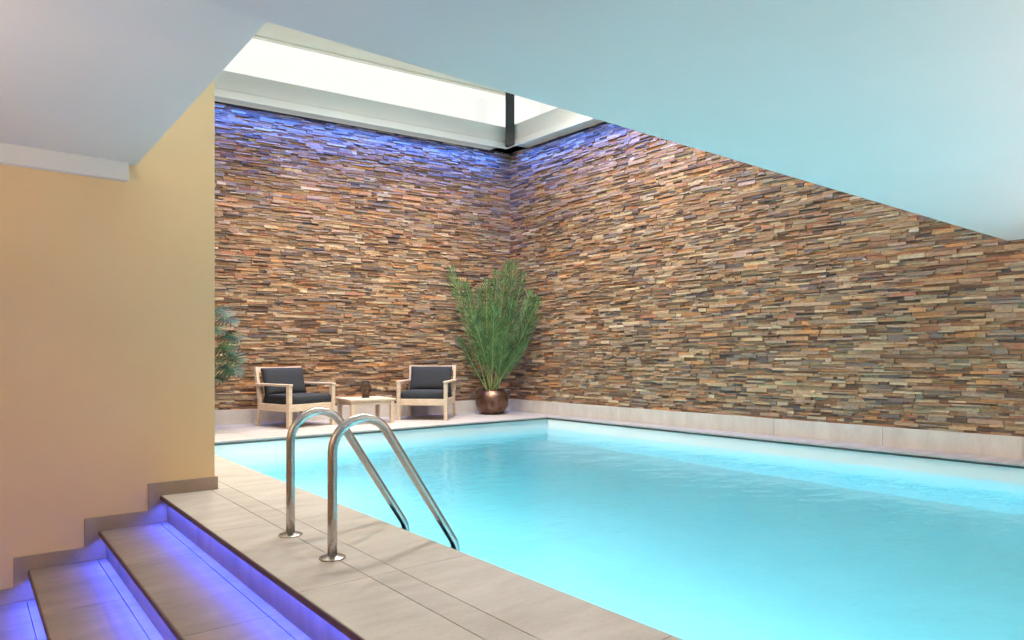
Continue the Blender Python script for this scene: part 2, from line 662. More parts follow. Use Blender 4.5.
plinth('baseboard_right', DR, NR, 13.2)
plinth('baseboard_back', DB, NB, 8.4)

# ------------------------------------------------------------------ pool
PNX = 1.865
P = [(PNX, -4.19), (PNX, 7.87), (7.045, 7.91), (7.40, -4.19)]      # near-left, far-left, far-right, near-right
ZW = -0.18
ZF = -1.5


def xr(y):
    return 7.045 + (7.91 - y) / (7.91 + 6.5) * 0.355


bm = bmesh.new()
lo = [bm.verts.new((x, y, ZF)) for x, y in P]
hi = [bm.verts.new((x, y, -0.045)) for x, y in P]
bm.faces.new(lo)
for i in range(4):
    j = (i + 1) % 4
    bm.faces.new((lo[j], lo[i], hi[i], hi[j]))
me = bpy.data.meshes.new('pool_basin')
bm.to_mesh(me); bm.free()
basin = struct(link('pool_basin', me, 'liner'))
sd = basin.modifiers.new('thickness', 'SOLIDIFY')
sd.thickness = 0.12
sd.offset = 1
# recess under the coping
bm = bmesh.new()
for (a, b2) in ((0, 1), (1, 2), (2, 3)):
    pa, pb = Vector((*P[a], 0)), Vector((*P[b2], 0))
    d = (pb - pa).normalized()
    out = Vector((-d.y, d.x, 0))
    mt = Matrix.Translation(pa) @ Matrix((d, out, Vector((0, 0, 1)))).transposed().to_4x4()
    box(bm, 0, (pb - pa).length, 0.012, 0.12, -0.045, -0.02, mt)
struct(obj('trim_9', bm, 'grout'))

# water body, a hair larger than the basin so no gap opens
bm = bmesh.new()
e = 0.004
prism(bm, [(P[0][0] - e, P[0][1] - e), (P[1][0] - e, P[1][1] + e), (P[2][0] + e, P[2][1] + e), (P[3][0] + e, P[3][1] - e)], ZF - e, ZW)
tag(obj('pool_water', bm, 'water'), 'clear turquoise water filling the long rectangular pool', 'water', kind='stuff')

# bodies of the added pool wall lamps
for y, p_ in ADDED_POOL_LAMPS:
    t = thing('added_pool_lamp', 'round underwater lamp, added unseen, set in the near side wall of the pool', 'pool light', (PNX + 0.002, y, -0.72), 0, 'added underwater lamps in the near pool wall')
    bm = bmesh.new()
    mt = Matrix.Rotation(PI / 2, 4, 'Y')
    lathe(bm, [(0.13, 0.0), (0.15, 0.0), (0.15, 0.02), (0.135, 0.028), (0.13, 0.02)], 32)
    bmesh.ops.transform(bm, matrix=mt, verts=bm.verts)
    obj('trim_ring', bm, 'steel', t, smooth=True)
    bm = bmesh.new()
    lathe(bm, [(0.0, 0.0), (0.131, 0.0), (0.131, 0.012), (0.0, 0.02)], 32)
    bmesh.ops.transform(bm, matrix=mt, verts=bm.verts)
    obj('lens', bm, 'lens', t, smooth=True)


# ------------------------------------------------------------------ floors
def quad_tiles(name, cells, z, mat, th=0.03, gap=0.0015):
    """cells: list of 4-point polygons; one mesh of separate slabs"""
    verts, faces, tones = [], [], []
    for pts in cells:
        cx = sum(p[0] for p in pts) / 4
        cy = sum(p[1] for p in pts) / 4
        base = len(verts)
        tn = 0.93 + 0.1 * rng.random()
        wv = (tn * (0.99 + 0.02 * rng.random()), tn, tn * (0.985 + 0.03 * rng.random()), 1)
        for zz in (z - th, z):
            for x, y in pts:
                dx, dy = cx - x, cy - y
                verts.append((x + math.copysign(min(gap, abs(dx)), dx), y + math.copysign(min(gap, abs(dy)), dy), zz))
                tones.append(wv)
        f = [(3, 2, 1, 0), (4, 5, 6, 7)] + [(i, (i + 1) % 4, 4 + (i + 1) % 4, 4 + i) for i in range(4)]
        faces += [tuple(base + k for k in q) for q in f]
    o = pymesh(name, verts, faces, mat, tones)
    md = o.modifiers.new('bevel', 'BEVEL'); md.width = 0.0015; md.segments = 1; md.limit_method = 'ANGLE'
    return struct(o)


def yb(x):   # y of the back stone wall plane
    return CORN.y + (CORN.x - x) * (-DB.y / DB.x)


def xw(y):   # x of the right stone wall plane
    return CORN.x + (CORN.y - y) * (-DR.x / DR.y)


cells = []
ys = [2.663 + 1.2 * k for k in range(-8, 3)] + [5.09]
ys = sorted(ys)
ys[0] = -4.19
for y0, y1 in zip(ys, ys[1:]):
    for x0, x1 in ((1.04, 1.358), (1.358, 1.502), (1.502, PNX + 0.012)):
        cells.append([(x0, y0), (x1, y0), (x1, y1), (x0, y1)])
ys2 = [5.09, 6.26, 7.46, 7.858]
for y0, y1 in zip(ys2, ys2[1:]):
    for x0, x1 in ((1.42, 1.502), (1.502, PNX + 0.012)):
        cells.append([(x0, y0), (x1, y0), (x1, y1), (x0, y1)])
# lounge side
for x0, x1 in ((-1.0, 0.0), (0.0, 0.9), (0.9, 1.42)):
    for y0, y1 in ((5.39, 6.26), (6.26, 7.46), (7.46, 7.858)):
        cells.append([(x0, y0), (x1, y0), (x1, y1), (x0, y1)])
xs = [-1.0, 0.2, 1.4, 2.6, 3.8, 5.0, 6.2, 7.033, 7.33]
for x0, x1 in zip(xs, xs[1:]):
    cells.append([(x0, 7.858), (x1, 7.858), (x1, 8.42), (x0, 8.42)])
    if x1 < 7.2:
        cells.append([(x0, 8.42), (x1, 8.42), (x1, yb(x1)), (x0, yb(x0))])
    else:
        cells.append([(x0, 8.42), (xw(8.42), 8.42), (x1, yb(x1)), (x0, yb(x0))])
yq = [7.858, 6.66, 5.46, 4.26, 3.06, 1.86, 0.66, -0.54, -1.74, -2.94, -4.14]
for y1, y0 in zip(yq, yq[1:]):
    cells.append([(xr(y0) - 0.012, y0), (xw(y0), y0), (xw(y1), y1), (xr(y1) - 0.012, y1)])
quad_tiles('floor', cells, 0.0, 'tile', 0.02)
# screed below the slabs
bm = bmesh.new()
box(bm, 1.087, PNX - 0.0, -4.19, 5.39, -0.72, -0.021)
prism(bm, [(-1.0, 5.39), (PNX, 5.39), (PNX, 7.99), (-1.0, 7.99)], -0.3, -0.021)
prism(bm, [(-1.0, 7.99), (7.045 + 0.12, 8.03), (7.3, 8.4), (7.3, yb(7.3)), (-1.0, yb(-1.0))], -0.3, -0.021)
prism(bm, [(xr(-4.19) + 0.12, -4.19), (xw(-4.19), -4.19), (xw(8.1), 8.1), (xr(8.03) + 0.12, 8.03)], -0.3, -0.021)
struct(obj('floor', bm, 'grout'))

# stairs: three treads below the deck
for k in range(1, 4):
    z = -RISE * k
    x0 = NOSE[k]
    x1 = NOSE[k - 1] + 0.047
    cells = []
    yy = sorted([2.663 + 1.2 * q + 0.3 for q in range(-6, 2)] + [5.09])
    yy[0] = -4.0
    for y0, y1 in zip(yy, yy[1:]):
        cells.append([(x0 + 0.004, y0), (x1 - 0.056, y0), (x1 - 0.056, y1), (x0 + 0.004, y1)])
        cells.append([(x1 - 0.056, y0), (x1, y0), (x1, y1), (x1 - 0.056, y1)])
    quad_tiles('stair_tread', cells, z, 'skirt', 0.026)
    bm = bmesh.new()
    box(bm, x0 + 0.047, x1, -4.0, 5.09, z - 0.5, z - 0.027)
    struct(obj('stair_base', bm, 'grout'))
for k in range(0, 4):
    z = -RISE * k
    bm = bmesh.new()
    box(bm, NOSE[k] + 0.047 - 0.006, NOSE[k] + 0.047, -4.0, 5.09, z - RISE, z - 0.027)
    struct(obj('stair_riser', bm, 'skirt'))
    bm = bmesh.new()
    box(bm, NOSE[k] - 0.002, NOSE[k] + 0.006, -4.0, 5.088, z - 0.026, z + 0.0)
    box(bm, NOSE[k] + 0.006, NOSE[k] + 0.040, -4.0, 5.088, z - 0.029, z - 0.0265)
    struct(obj('stair_nosing', bm, 'nosing'))
bm = bmesh.new()
box(bm, -2.6, NOSE[3] + 0.047, -4.0, 5.09, -0.80, -0.72)
struct(obj('floor', bm, 'skirt'))

# ------------------------------------------------------------------ plaster walls and ceilings
# beige wall beside the stairs, thick enough to close off the lounge
bm = bmesh.new(); prism(bm, [(-2.6, 5.09), (1.39, 5.09), (1.39, 5.39), (-2.6, 5.39)], -1.0, 5.42)
struct(obj('wall_left', bm, 'paint_beige'))
bm = bmesh.new()
zz = [0.09, -0.09, -0.27, -0.45, -0.63]
lf = [0.965, 0.602, 0.238, -0.127]
pts = [(1.41, 0.0), (1.41, zz[0])]
for i in range(4):
    pts += [(lf[i], zz[i]), (lf[i], zz[i + 1])]
pts += [(-2.6, -0.63), (-2.6, -0.72)]
for k in (3, 2, 1, 0):
    pts += [(NOSE[k] + 0.047, -RISE * (k + 1)), (NOSE[k] + 0.047, -RISE * k)]
lo = [bm.verts.new((x, 5.09, z)) for x, z in pts]
hi = [bm.verts.new((x, 5.078, z)) for x, z in pts]
bm.faces.new(lo); bm.faces.new(hi[::-1])
for i in range(len(pts)):
    j = (i + 1) % len(pts)
    bm.faces.new((lo[i], lo[j], hi[j], hi[i]))
box(bm, 1.39, 1.41, 5.09, 5.402, 0.0, 0.09)
struct(obj('baseboard_left', bm, 'skirt_wall', bevel=0.002, seg=1))

EL = 0.0182  # slight skew of the low ceiling's edge


def ye(x):
    return 2.056 + (7.576 - x) * EL


# low ceiling over the near part of the pool and the stairs
bm = bmesh.new()
prism(bm, [(-2.6, -4.2), (8.2, -4.2), (8.2, ye(8.2)), (-2.6, ye(-2.6))], 2.01, 2.30)
struct(obj('ceiling', bm, 'paint_white'))
# ceiling over the stairs
bm = bmesh.new(); box(bm, -2.6, 0.893, 2.0, 5.09, 2.205, 2.42)
struct(obj('ceiling', bm, 'paint_white'))
# boxed downstand on the beige wall
bm = bmesh.new(); box(bm, -2.6, 0.842, 5.03, 5.09, 2.088, 2.205)
struct(obj('trim_10', bm, 'paint_white', bevel=0.003))
# wall of the void above both low ceilings
bm = bmesh.new(); prism(bm, [(-2.6, ye(-2.6) - 0.2), (8.2, ye(8.2) - 0.2), (8.2, ye(8.2) - 0.002), (-2.6, ye(-2.6) - 0.002)], 2.30, 5.42)
struct(obj('wall_near', bm, 'paint_white'))
bm = bmesh.new(); box(bm, 0.74, 0.889, 2.1, 5.088, 2.42, 5.42)
struct(obj('wall_void', bm, 'paint_white'))
# high ceiling
bm = bmesh.new(); prism(bm, [(-1.3, 1.9), (7.60, 1.9), (7.32, 9.14), (-1.3, 10.28)], 5.42, 5.6)
struct(obj('ceiling', bm, 'paint_cream'))
# lounge end wall, stair-hall end walls
bm = bmesh.new(); box(bm, -1.25, -1.0, 5.39, 10.6, -0.3, 5.42); struct(obj('wall_lounge', bm, 'paint_beige'))
bm = bmesh.new(); box(bm, -2.75, -2.6, -4.2, 5.39, -0.9, 2.3); struct(obj('wall_stair', bm, 'paint_beige'))
bm = bmesh.new(); box(bm, -2.75, 8.3, -4.35, -4.2, -2.0, 2.3); struct(obj('wall_rear', bm, 'paint_white'))

# fittings of the added downlights and lounge spots
for x, y, z, p_, c_ in ADDED_DOWN + [(x, y, 5.42, 0, 0) for x, y in ADDED_LOUNGE]:
    hi_ = z > 3
    t = thing('added_downlight', ('large round white downlight, added as fill, recessed in the high ceiling over the pool' if p_ else 'small round spotlight, added as fill, recessed in the high ceiling along the lounge') if hi_ else 'round white downlight, added as fill, recessed in the low ceiling', 'downlight', (x, y, z), 0,
              ('added downlights in the high ceiling' if p_ else 'added lounge spotlights in the high ceiling') if hi_ else 'added downlights in the low ceiling')
    k_ = 2.5 if (hi_ and p_) else 1.0
    bm = bmesh.new(); lathe(bm, [(0.058, 0.0), (0.075, 0.0), (0.075, -0.004), (0.06, -0.010), (0.056, -0.004)], 28)
    bmesh.ops.scale(bm, vec=(k_, k_, 1), verts=bm.verts)
    obj('trim_ring', bm, 'frame_grey', t, smooth=True)
    bm = bmesh.new(); lathe(bm, [(0.0, -0.001), (0.056, -0.001), (0.056, -0.004), (0.0, -0.005)], 28)
    bmesh.ops.scale(bm, vec=(k_, k_, 1), verts=bm.verts)
    obj('lens', bm, 'lens', t, smooth=True)

for x, y, z, al, p in ADDED_BARS:  # housings of the added hanging uplights
    t = thing('added_linear_uplight', 'slim white linear uplight, added as fill, hanging on two thin wires', 'pendant lamp', (x, y, z), PI / 2 if al else 0, 'added linear uplights under the low ceiling')
    bm = bmesh.new(); box(bm, -0.68, 0.68, -0.03, 0.03, -0.02, 0.03); obj('housing', bm, 'frame_grey', t, bevel=0.004)
    for sx in (-0.6, 0.6):
        bm = bmesh.new(); tube(bm, [(sx, 0, 0.02), (sx, 0, (2.205 if (al and y > 2) else 2.01) - z)], 0.0015, 6); obj('wire', bm, 'steel', t)
# half-bowl housings of the added wall uplighters
for x, y, z, a, p in ADDED_UPL:
    t = thing('added_wall_uplighter', 'white half-bowl uplighter, added as fill, mounted on the wall', 'wall lamp', (x, y, z), a, 'added half-bowl wall uplighters')
    bm = bmesh.new()
    lathe(bm, [(0.02, -0.10), (0.07, -0.07), (0.12, 0.0), (0.14, 0.06), (0.134, 0.06), (0.112, 0.0), (0.06, -0.06), (0.0, -0.085)], 32)
    bmesh.ops.bisect_plane(bm, geom=bm.verts[:] + bm.edges[:] + bm.faces[:], plane_co=(0, 0, 0), plane_no=(-1, 0, 0), clear_outer=True)
    obj('bowl', bm, 'paint_white', t, smooth=True)
    bm = bmesh.new(); box(bm, 0.0, 0.012, -0.10, 0.10, -0.09, 0.05); obj('back_plate', bm, 'frame_grey', t, bevel=0.003)

# ------------------------------------------------------------------ pool ladder
lad = thing('pool_ladder', 'stainless steel pool ladder with two arched grab rails on the tiled pool edge', 'pool ladder', (1.348, 3.28, 0.0))
prof = [(0.0, 0.0), (0.0, 0.2), (0.0, 0.44)]
# vertical post, arch, straight descent, bend back to vertical, leg in the water
R1 = 0.155
a_end = math.radians(57)      # slope of the descending rail
cx_, cz_ = R1, 0.49
for k in range(0, 21):
    a = PI - (PI - (PI / 2 - a_end)) * k / 20
    prof.append((cx_ + R1 * math.cos(a) * (1.0), cz_ + R1 * math.sin(a)))
x1_, z1_ = prof[-1]
d_ = (math.cos(-a_end), math.sin(-a_end))
xe = 0.693
R2 = 0.12
# end of straight so that the bend finishes at x = xe
adv = R2 * (1 - math.sin(a_end))
adv = R2 * (1 - math.cos(PI / 2 - a_end))
Ls = (xe - adv - x1_) / d_[0]
for k in range(1, 9):
    prof.append((x1_ + d_[0] * Ls * k / 8, z1_ + d_[1] * Ls * k / 8))
xs_, zs_ = prof[-1]
for k in range(1, 7):
    b_ = a_end + (PI / 2 - a_end) * k / 6
    # centre lies below-left of the rail
    ccx, ccz = xe - R2, zs_ - R2 * math.cos(a_end)
    prof.append((ccx + R2 * math.sin(b_), ccz + R2 * math.cos(b_)))
prof.append((xe, -0.6)); prof.append((xe, -1.15))
dyl = 0.262
for s in (-1, 1):
    bm = bmesh.new()
    tube(bm, [(x, s * dyl, z) for x, z in prof], 0.0225, 20)
    obj('grab_rail', bm, 'steel', lad, smooth=True)
    bm = bmesh.new()
    lathe(bm, [(0.022, 0.014), (0.028, 0.013), (0.034, 0.009), (0.056, 0.008), (0.061, 0.005), (0.061, 0.0), (0.0, 0.0)], 36, (0, s * dyl, 0))
    obj('base_flange', bm, 'steel', lad, smooth=True)
for z in (-0.50, -0.78, -1.06):
    bm = bmesh.new(); box(bm, xe - 0.04, xe + 0.04, -dyl, dyl, z - 0.012, z + 0.012)
    obj('ladder_tread', bm, 'steel', lad, bevel=0.005)


# ------------------------------------------------------------------ lounge chairs
def cushion(bm, sx, sy, sz, mtx, puff=0.35, nx=14, ny=14, nz=4):
    """rounded, slightly swollen cushion centred at the origin"""
    pts = {}

    def vert(i, j, k):
        key = (i, j, k)
        if key in pts:
            return pts[key]
        u, v, w = 2 * i / nx - 1, 2 * j / ny - 1, 2 * k / nz - 1
        e_ = (1 - abs(u) ** 4) * (1 - abs(v) ** 4)
        x = u * sx / 2 * (1 - 0.03 * (1 - e_) * w * w)
        y = v * sy / 2 * (1 - 0.03 * (1 - e_) * w * w)
        # pinch the long sides a little between the corners
        x *= 1 - 0.03 * (1 - v * v) * (abs(u) > 0.99)
        z = w * sz / 2 * (1 - puff + puff * e_ ** 0.6)
        pts[key] = bm.verts.new(mtx @ Vector((x, y, z)))
        return pts[key]

    for i in range(nx):
        for j in range(ny):
            bm.faces.new((vert(i, j, 0), vert(i, j + 1, 0), vert(i + 1, j + 1, 0), vert(i + 1, j, 0)))
            bm.faces.new((vert(i, j, nz), vert(i + 1, j, nz), vert(i + 1, j + 1, nz), vert(i, j + 1, nz)))
    for i in range(nx):
        for k in range(nz):
            bm.faces.new((vert(i, 0, k), vert(i + 1, 0, k), vert(i + 1, 0, k + 1), vert(i, 0, k + 1)))
            bm.faces.new((vert(i, ny, k), vert(i, ny, k + 1), vert(i + 1, ny, k + 1), vert(i + 1, ny, k)))
    for j in range(ny):
        for k in range(nz):
            bm.faces.new((vert(0, j, k), vert(0, j, k + 1), vert(0, j + 1, k + 1), vert(0, j + 1, k)))
            bm.faces.new((vert(nx, j, k), vert(nx, j + 1, k), vert(nx, j + 1, k + 1), vert(nx, j, k + 1)))


def make_armchair(label, loc, rz):
    """faces local -y; width 0.72, depth 0.74"""
    t = thing('lounge_armchair', label, 'armchair', loc, rz, 'teak lounge armchairs by the back wall')
    hw, d = 0.348, 0.36
    T = 'teak'
    for s in (-1, 1):
        bm = bmesh.new(); box(bm, s * hw - 0.026, s * hw + 0.026, -d, -d + 0.06, 0.0, 0.542)
        obj('front_leg', bm, T, t, bevel=0.004)
        # rear leg: kicks back below the seat and leans back above it
        bm = bmesh.new()
        pr = [(d + 0.03, 0.0), (d - 0.035, 0.22), (d - 0.035, 0.36), (d + 0.06, 0.79)]
        w_ = 0.05
        L_, R_ = [], []
        for y, z in pr:
            for lst, yy_ in ((L_, y - w_), (R_, y)):
                lst.append([bm.verts.new((s * hw - 0.02, yy_, z)), bm.verts.new((s * hw + 0.02, yy_, z))])
        for i in range(3):
            a0, a1 = L_[i], L_[i + 1]
            b0, b1 = R_[i], R_[i + 1]
            bm.faces.new((a0[0], a0[1], a1[1], a1[0]))
            bm.faces.new((b0[1], b0[0], b1[0], b1[1]))
            bm.faces.new((a0[0], a1[0], b1[0], b0[0]))
            bm.faces.new((a0[1], b0[1], b1[1], a1[1]))
        bm.faces.new((L_[0][0], R_[0][0], R_[0][1], L_[0][1]))
        bm.faces.new((L_[3][0], L_[3][1], R_[3][1], R_[3][0]))
        obj('rear_leg', bm, T, t, bevel=0.004)
        bm = bmesh.new(); box(bm, s * hw - 0.033, s * hw + 0.033, -d - 0.008, d + 0.0, 0.542, 0.572)
        obj('armrest', bm, T, t, bevel=0.006)
        bm = bmesh.new(); box(bm, s * hw - 0.016, s * hw + 0.016, -d + 0.06, d - 0.085, 0.215, 0.305)
        obj('side_rail', bm, T, t, bevel=0.003)
    bm = bmesh.new(); box(bm, -hw + 0.026, hw - 0.026, -d + 0.012, -d + 0.046, 0.215, 0.31)
    obj('front_rail', bm, T, t, bevel=0.004)
    bm = bmesh.new(); box(bm, -hw + 0.02, hw - 0.02, d - 0.078, d - 0.05, 0.215, 0.305)
    obj('back_rail', bm, T, t, bevel=0.003)
    bm = bmesh.new()
    for k in range(6):
        y = -d + 0.08 + k * 0.1
        box(bm, -hw + 0.016, hw - 0.016, y, y + 0.07, 0.285, 0.303)
    obj('seat_slats', bm, T, t, bevel=0.002, seg=1)
    # crest rail, gently bowed, and back slats
    bm = bmesh.new()
    n_ = 12
    prev = None
    for i in range(n_ + 1):
        u = i / n_
        x = (-hw + 0.02) + u * (2 * hw - 0.04)
        bow = 0.02 * math.sin(PI * u)
        q = [bm.verts.new((x, d + yy_ + bow, zz_ - bow * 0.4)) for yy_, zz_ in ((-0.005, 0.715), (0.022, 0.715), (0.040, 0.79), (0.013, 0.79))]
        if prev:
            for a in range(4):
                bm.faces.new((prev[a], prev[(a + 1) % 4], q[(a + 1) % 4], q[a]))
        else:
            bm.faces.new(q)
        prev = q
    bm.faces.new(prev[::-1])
    obj('crest_rail', bm, T, t, bevel=0.003)
    bm = bmesh.new()
    for k in range(5):
        x = -0.24 + 0.12 * k
        bar(bm, (x, d - 0.06, 0.30), (x, d + 0.02, 0.73), 0.05, 0.014, up=(0, 1, 0))
    obj('back_slats', bm, T, t, bevel=0.002, seg=1)
    bm = bmesh.new()
    cushion(bm, 2 * hw - 0.06, 0.60, 0.125, Matrix.Translation((0, -0.045, 0.305 + 0.060)), 0.12)
    obj('seat_cushion', bm, 'fabric', t, smooth=True)
    bm = bmesh.new()
    mt = Matrix.Translation((0, d - 0.105, 0.588)) @ Matrix.Rotation(math.radians(90 - 16), 4, 'X')
    cushion(bm, 0.645, 0.38, 0.15, mt, 0.55)
    obj('back_cushion', bm, 'fabric', t, smooth=True)
    return t


def face_rz(fx, fy):
    """rotation that turns local -y to the direction (fx, fy) given relative to the camera"""
    v = cw(fx, fy)
    return math.atan2(v.x, -v.y)


c1 = cw(-1.275, 10.28)
make_armchair('bleached wood armchair with charcoal cushions facing forward, between the low table and the palm', c1, face_rz(-0.10, -1))
c2 = cw(-2.925, 9.24)
make_armchair('bleached wood armchair with charcoal cushions turned sideways, left of the low table', c2, face_rz(0.81, -0.58))

# low table
tc = cw(-2.07, 9.66)
tb = thing('side_table', 'low square bleached wood side table between the two armchairs', 'table', tc, math.radians(38.8 - 6) - TH)
ht = 0.345
bm = bmesh.new(); box(bm, -0.33, 0.33, -0.31, 0.31, ht - 0.028, ht); obj('table_top', bm, 'teak', tb, bevel=0.005)
for sx in (-1, 1):
    for sy in (-1, 1):
        bm = bmesh.new(); box(bm, sx * 0.285 - 0.027, sx * 0.285 + 0.027, sy * 0.265 - 0.027, sy * 0.265 + 0.027, 0.0, ht - 0.028)
        obj('leg', bm, 'teak', tb, bevel=0.004)
bm = bmesh.new()
for s in (-1, 1):
    box(bm, -0.258, 0.258, s * 0.27 - 0.012, s * 0.27 + 0.012, ht - 0.085, ht - 0.028)
    box(bm, s * 0.29 - 0.012, s * 0.29 + 0.012, -0.238, 0.238, ht - 0.085, ht - 0.028)
obj('apron', bm, 'teak', tb, bevel=0.002, seg=1)

# smoked glass lantern on the table
ln = thing('glass_lantern', 'small smoked glass lantern with dark base and rim standing on the low table', 'lantern', tc + Vector((0, 0, ht)))
bm = bmesh.new(); lathe(bm, [(0.0, 0.0), (0.052, 0.0), (0.054, 0.012), (0.040, 0.026), (0.0, 0.026)], 32); obj('base', bm, 'black', ln, smooth=True)
bm = bmesh.new()
pf = [(0.040, 0.026), (0.058, 0.05), (0.074, 0.09), (0.080, 0.13), (0.075, 0.17), (0.058, 0.205), (0.046, 0.222)]
lathe(bm, pf + [(r - 0.004, z) for r, z in pf[::-1]], 36)
obj('glass_body', bm, 'smoked', ln, smooth=True)
bm = bmesh.new(); lathe(bm, [(0.041, 0.222), (0.050, 0.222), (0.050, 0.240), (0.041, 0.240), (0.041, 0.222)], 32); obj('rim', bm, 'black', ln, smooth=True)

# ------------------------------------------------------------------ palm in a bronze pot
pp = cw(-0.322, 11.02)
palm = thing('potted_palm', 'tall feathery palm in a round bronze pot in the corner of the stone walls', 'potted plant', pp)
bm = bmesh.new()
pr = [(0.0, 0.0), (0.155, 0.0), (0.17, 0.008), (0.225, 0.07), (0.258, 0.14), (0.268, 0.205), (0.262, 0.27), (0.238, 0.335), (0.205, 0.378), (0.195, 0.388), (0.182, 0.384), (0.176, 0.36), (0.19, 0.30), (0.0, 0.30)]
lathe(bm, pr, 56)
pot_o = obj('pot', bm, 'bronze', palm, smooth=True)
bm = bmesh.new(); lathe(bm, [(0.0, 0.362), (0.1, 0.366), (0.182, 0.352)], 32)
for v_ in bm.verts:
    v_.co.z += random.uniform(-0.008, 0.008)
obj('soil', bm, 'soil', palm)


def to_local(px, py, yc):
    """a point seen at a picture position at a given distance, relative to the palm's base"""
    xc = (px - 512) / 683 * yc
    z = EYE - (py - 355) / 683 * yc
    return cw(xc, yc, z) - pp


def frond(base, tip, bulge, n_leaf, leaf_len, mats, parent, name='frond', side_hint=None, droop=0.0, start=0.28):
    base, tip = Vector(base), Vector(tip)
    ctrl = base.lerp(tip, 0.5) + Vector(bulge)
    pts = []
    for i in range(21):
        t_ = i / 20
        p_ = base * (1 - t_) ** 2 + ctrl * 2 * t_ * (1 - t_) + tip * t_ ** 2
        p_.z -= droop * t_ ** 3
        pts.append(p_)
    bm = bmesh.new()
    tube(bm, pts, 0.010, 6, taper=lambda q: 1.15 - 0.95 * q)
    f = obj(name, bm, mats[1], parent, smooth=True)
    verts, faces, tones = [], [], []
    tn = random.uniform(0.75, 1.2)
    for k in range(n_leaf):
        t_ = start + (1 - start) * (k + 0.5) / n_leaf
        fi = t_ * 20
        i0 = min(int(fi), 19)
        p_ = pts[i0].lerp(pts[i0 + 1], fi - i0)
        tan = (pts[i0 + 1] - pts[i0]).normalized()
        out = Vector((tan.x, tan.y, 0))
        sd_ = tan.cross(Vector((0, 0, 1)))
        if sd_.length < 0.15 or side_hint is not None:
            sd_ = Vector(side_hint) if side_hint is not None else Vector((1, 0, 0))
            sd_ = sd_ - tan * sd_.dot(tan)
        sd_.normalize()
        nrm = sd_.cross(tan).normalized()
        for s in (-1, 1):
            L_ = leaf_len * (0.55 + 0.6 * math.sin(PI * min(1, (t_ - start) / (1 - start) * 0.82 + 0.16))) * random.uniform(0.85, 1.12)
            if t_ > 0.96:
                L_ *= 0.75
            ang = math.radians(random.uniform(30, 42) - 12 * t_)
            d_ = (tan * math.cos(ang) + sd_ * s * math.sin(ang) + nrm * random.uniform(-0.02, 0.22)).normalized()
            w_ = random.uniform(0.008, 0.0125)
            wd = d_.cross(nrm).normalized()
            base_i = len(verts)
            tt = tn * random.uniform(0.8, 1.25)
            for q, (fr, ww) in enumerate(((0, 0.45), (0.3, 1.0), (0.65, 0.8), (1.0, 0.0))):
                c_ = p_ + d_ * L_ * fr + Vector((0, 0, -0.10 * L_ * fr * fr))
                if ww:
                    verts.append(c_ - wd * w_ * ww - nrm * w_ * 0.5)
                    verts.append(c_ + nrm * 0.0)
                    verts.append(c_ + wd * w_ * ww - nrm * w_ * 0.5)
                else:
                    verts.append(c_)
            for q in range(2):
                a = base_i + q * 3
                faces.append((a, a + 1, a + 4, a + 3))
                faces.append((a + 1, a + 2, a + 5, a + 4))
            a = base_i + 6
            faces.append((a, a + 1, a + 3))
            faces.append((a + 1, a + 2, a + 3))
            tones += [(tt, tt, tt * random.uniform(0.85, 1.05), 1)] * 10
    for v_ in verts:      # leaves bend away from the two walls
        w_ = v_ + pp
        for nn in (NR, NB):
            dd = (w_ - CORN).dot(nn)
            if dd < 0.10:
                v_ += nn * (0.10 - dd * 0.3 + 0.0)
    pymesh('leaflets', verts, faces, mats[0], tones, f)
    return f


RIGHT = cw(1, 0)
pm = ('palm', 'rachis')
#  tip px, tip py, distance, side bulge (right+), leaf length
FR = [(451, 268, 10.9, 0.00, 0.30), (466, 283, 10.8, -0.05, 0.30), (478, 290, 11.3, -0.08, 0.32), (487, 281, 10.9, -0.05, 0.30), (497, 272, 11.3, 0.0, 0.33),
      (507, 263, 10.9, 0.02, 0.32), (514, 261, 11.2, 0.06, 0.32), (523, 273, 10.8, 0.05, 0.30), (530, 292, 11.1, 0.10, 0.30), (538, 298, 10.7, 0.12, 0.30),
      (534, 318, 10.9, 0.14, 0.28), (460, 338, 10.8, -0.08, 0.20), (525, 342, 10.6, 0.08, 0.20), (474, 315, 10.5, -0.06, 0.28),
      (512, 300, 10.5, 0.06, 0.30), (494, 305, 10.6, 0.0, 0.30), (503, 330, 10.5, 0.05, 0.24)]
for i, (px, py, yc, bl, ll) in enumerate(FR):
    a = random.uniform(0, 2 * PI)
    b0 = (0.07 * math.cos(a), 0.07 * math.sin(a), 0.33)
    frond(b0, to_local(px, py, yc), RIGHT * bl + Vector((0, 0, 0.10)), 25 if py < 310 else 19, ll * 0.86, pm, palm,
          side_hint=RIGHT * math.cos(0.5 * math.sin(i * 2.1)) + cw(0, 1) * math.sin(0.5 * math.sin(i * 2.1)), start=0.22)
bm = bmesh.new()
for k in range(7):
    a = 2 * PI * k / 7 + 0.3
    tube(bm, [(0.05 * math.cos(a), 0.05 * math.sin(a), 0.35), (0.065 * math.cos(a), 0.065 * math.sin(a), 0.5), (0.09 * math.cos(a), 0.09 * math.sin(a), 0.68)], 0.02, 7, taper=lambda q: 1 - 0.7 * q)
obj('leaf_sheath', bm, 'fibre', palm, smooth=True)

# ------------------------------------------------------------------ split-leaf plant behind the beige wall
sp = cw(-3.99, 8.75)
phil = thing('split_leaf_plant', 'dark green split-leaf plant partly hidden behind the beige wall', 'potted plant', sp)
bm = bmesh.new(); lathe(bm, [(0.0, 0.0), (0.12, 0.0), (0.165, 0.42), (0.165, 0.44), (0.15, 0.44), (0.145, 0.40), (0.0, 0.40)], 36)
obj('planter', bm, 'planter', phil, smooth=True, bevel=0.003)
bm = bmesh.new(); lathe(bm, [(0.0, 0.408), (0.146, 0.404)], 24); obj('soil', bm, 'soil', phil)


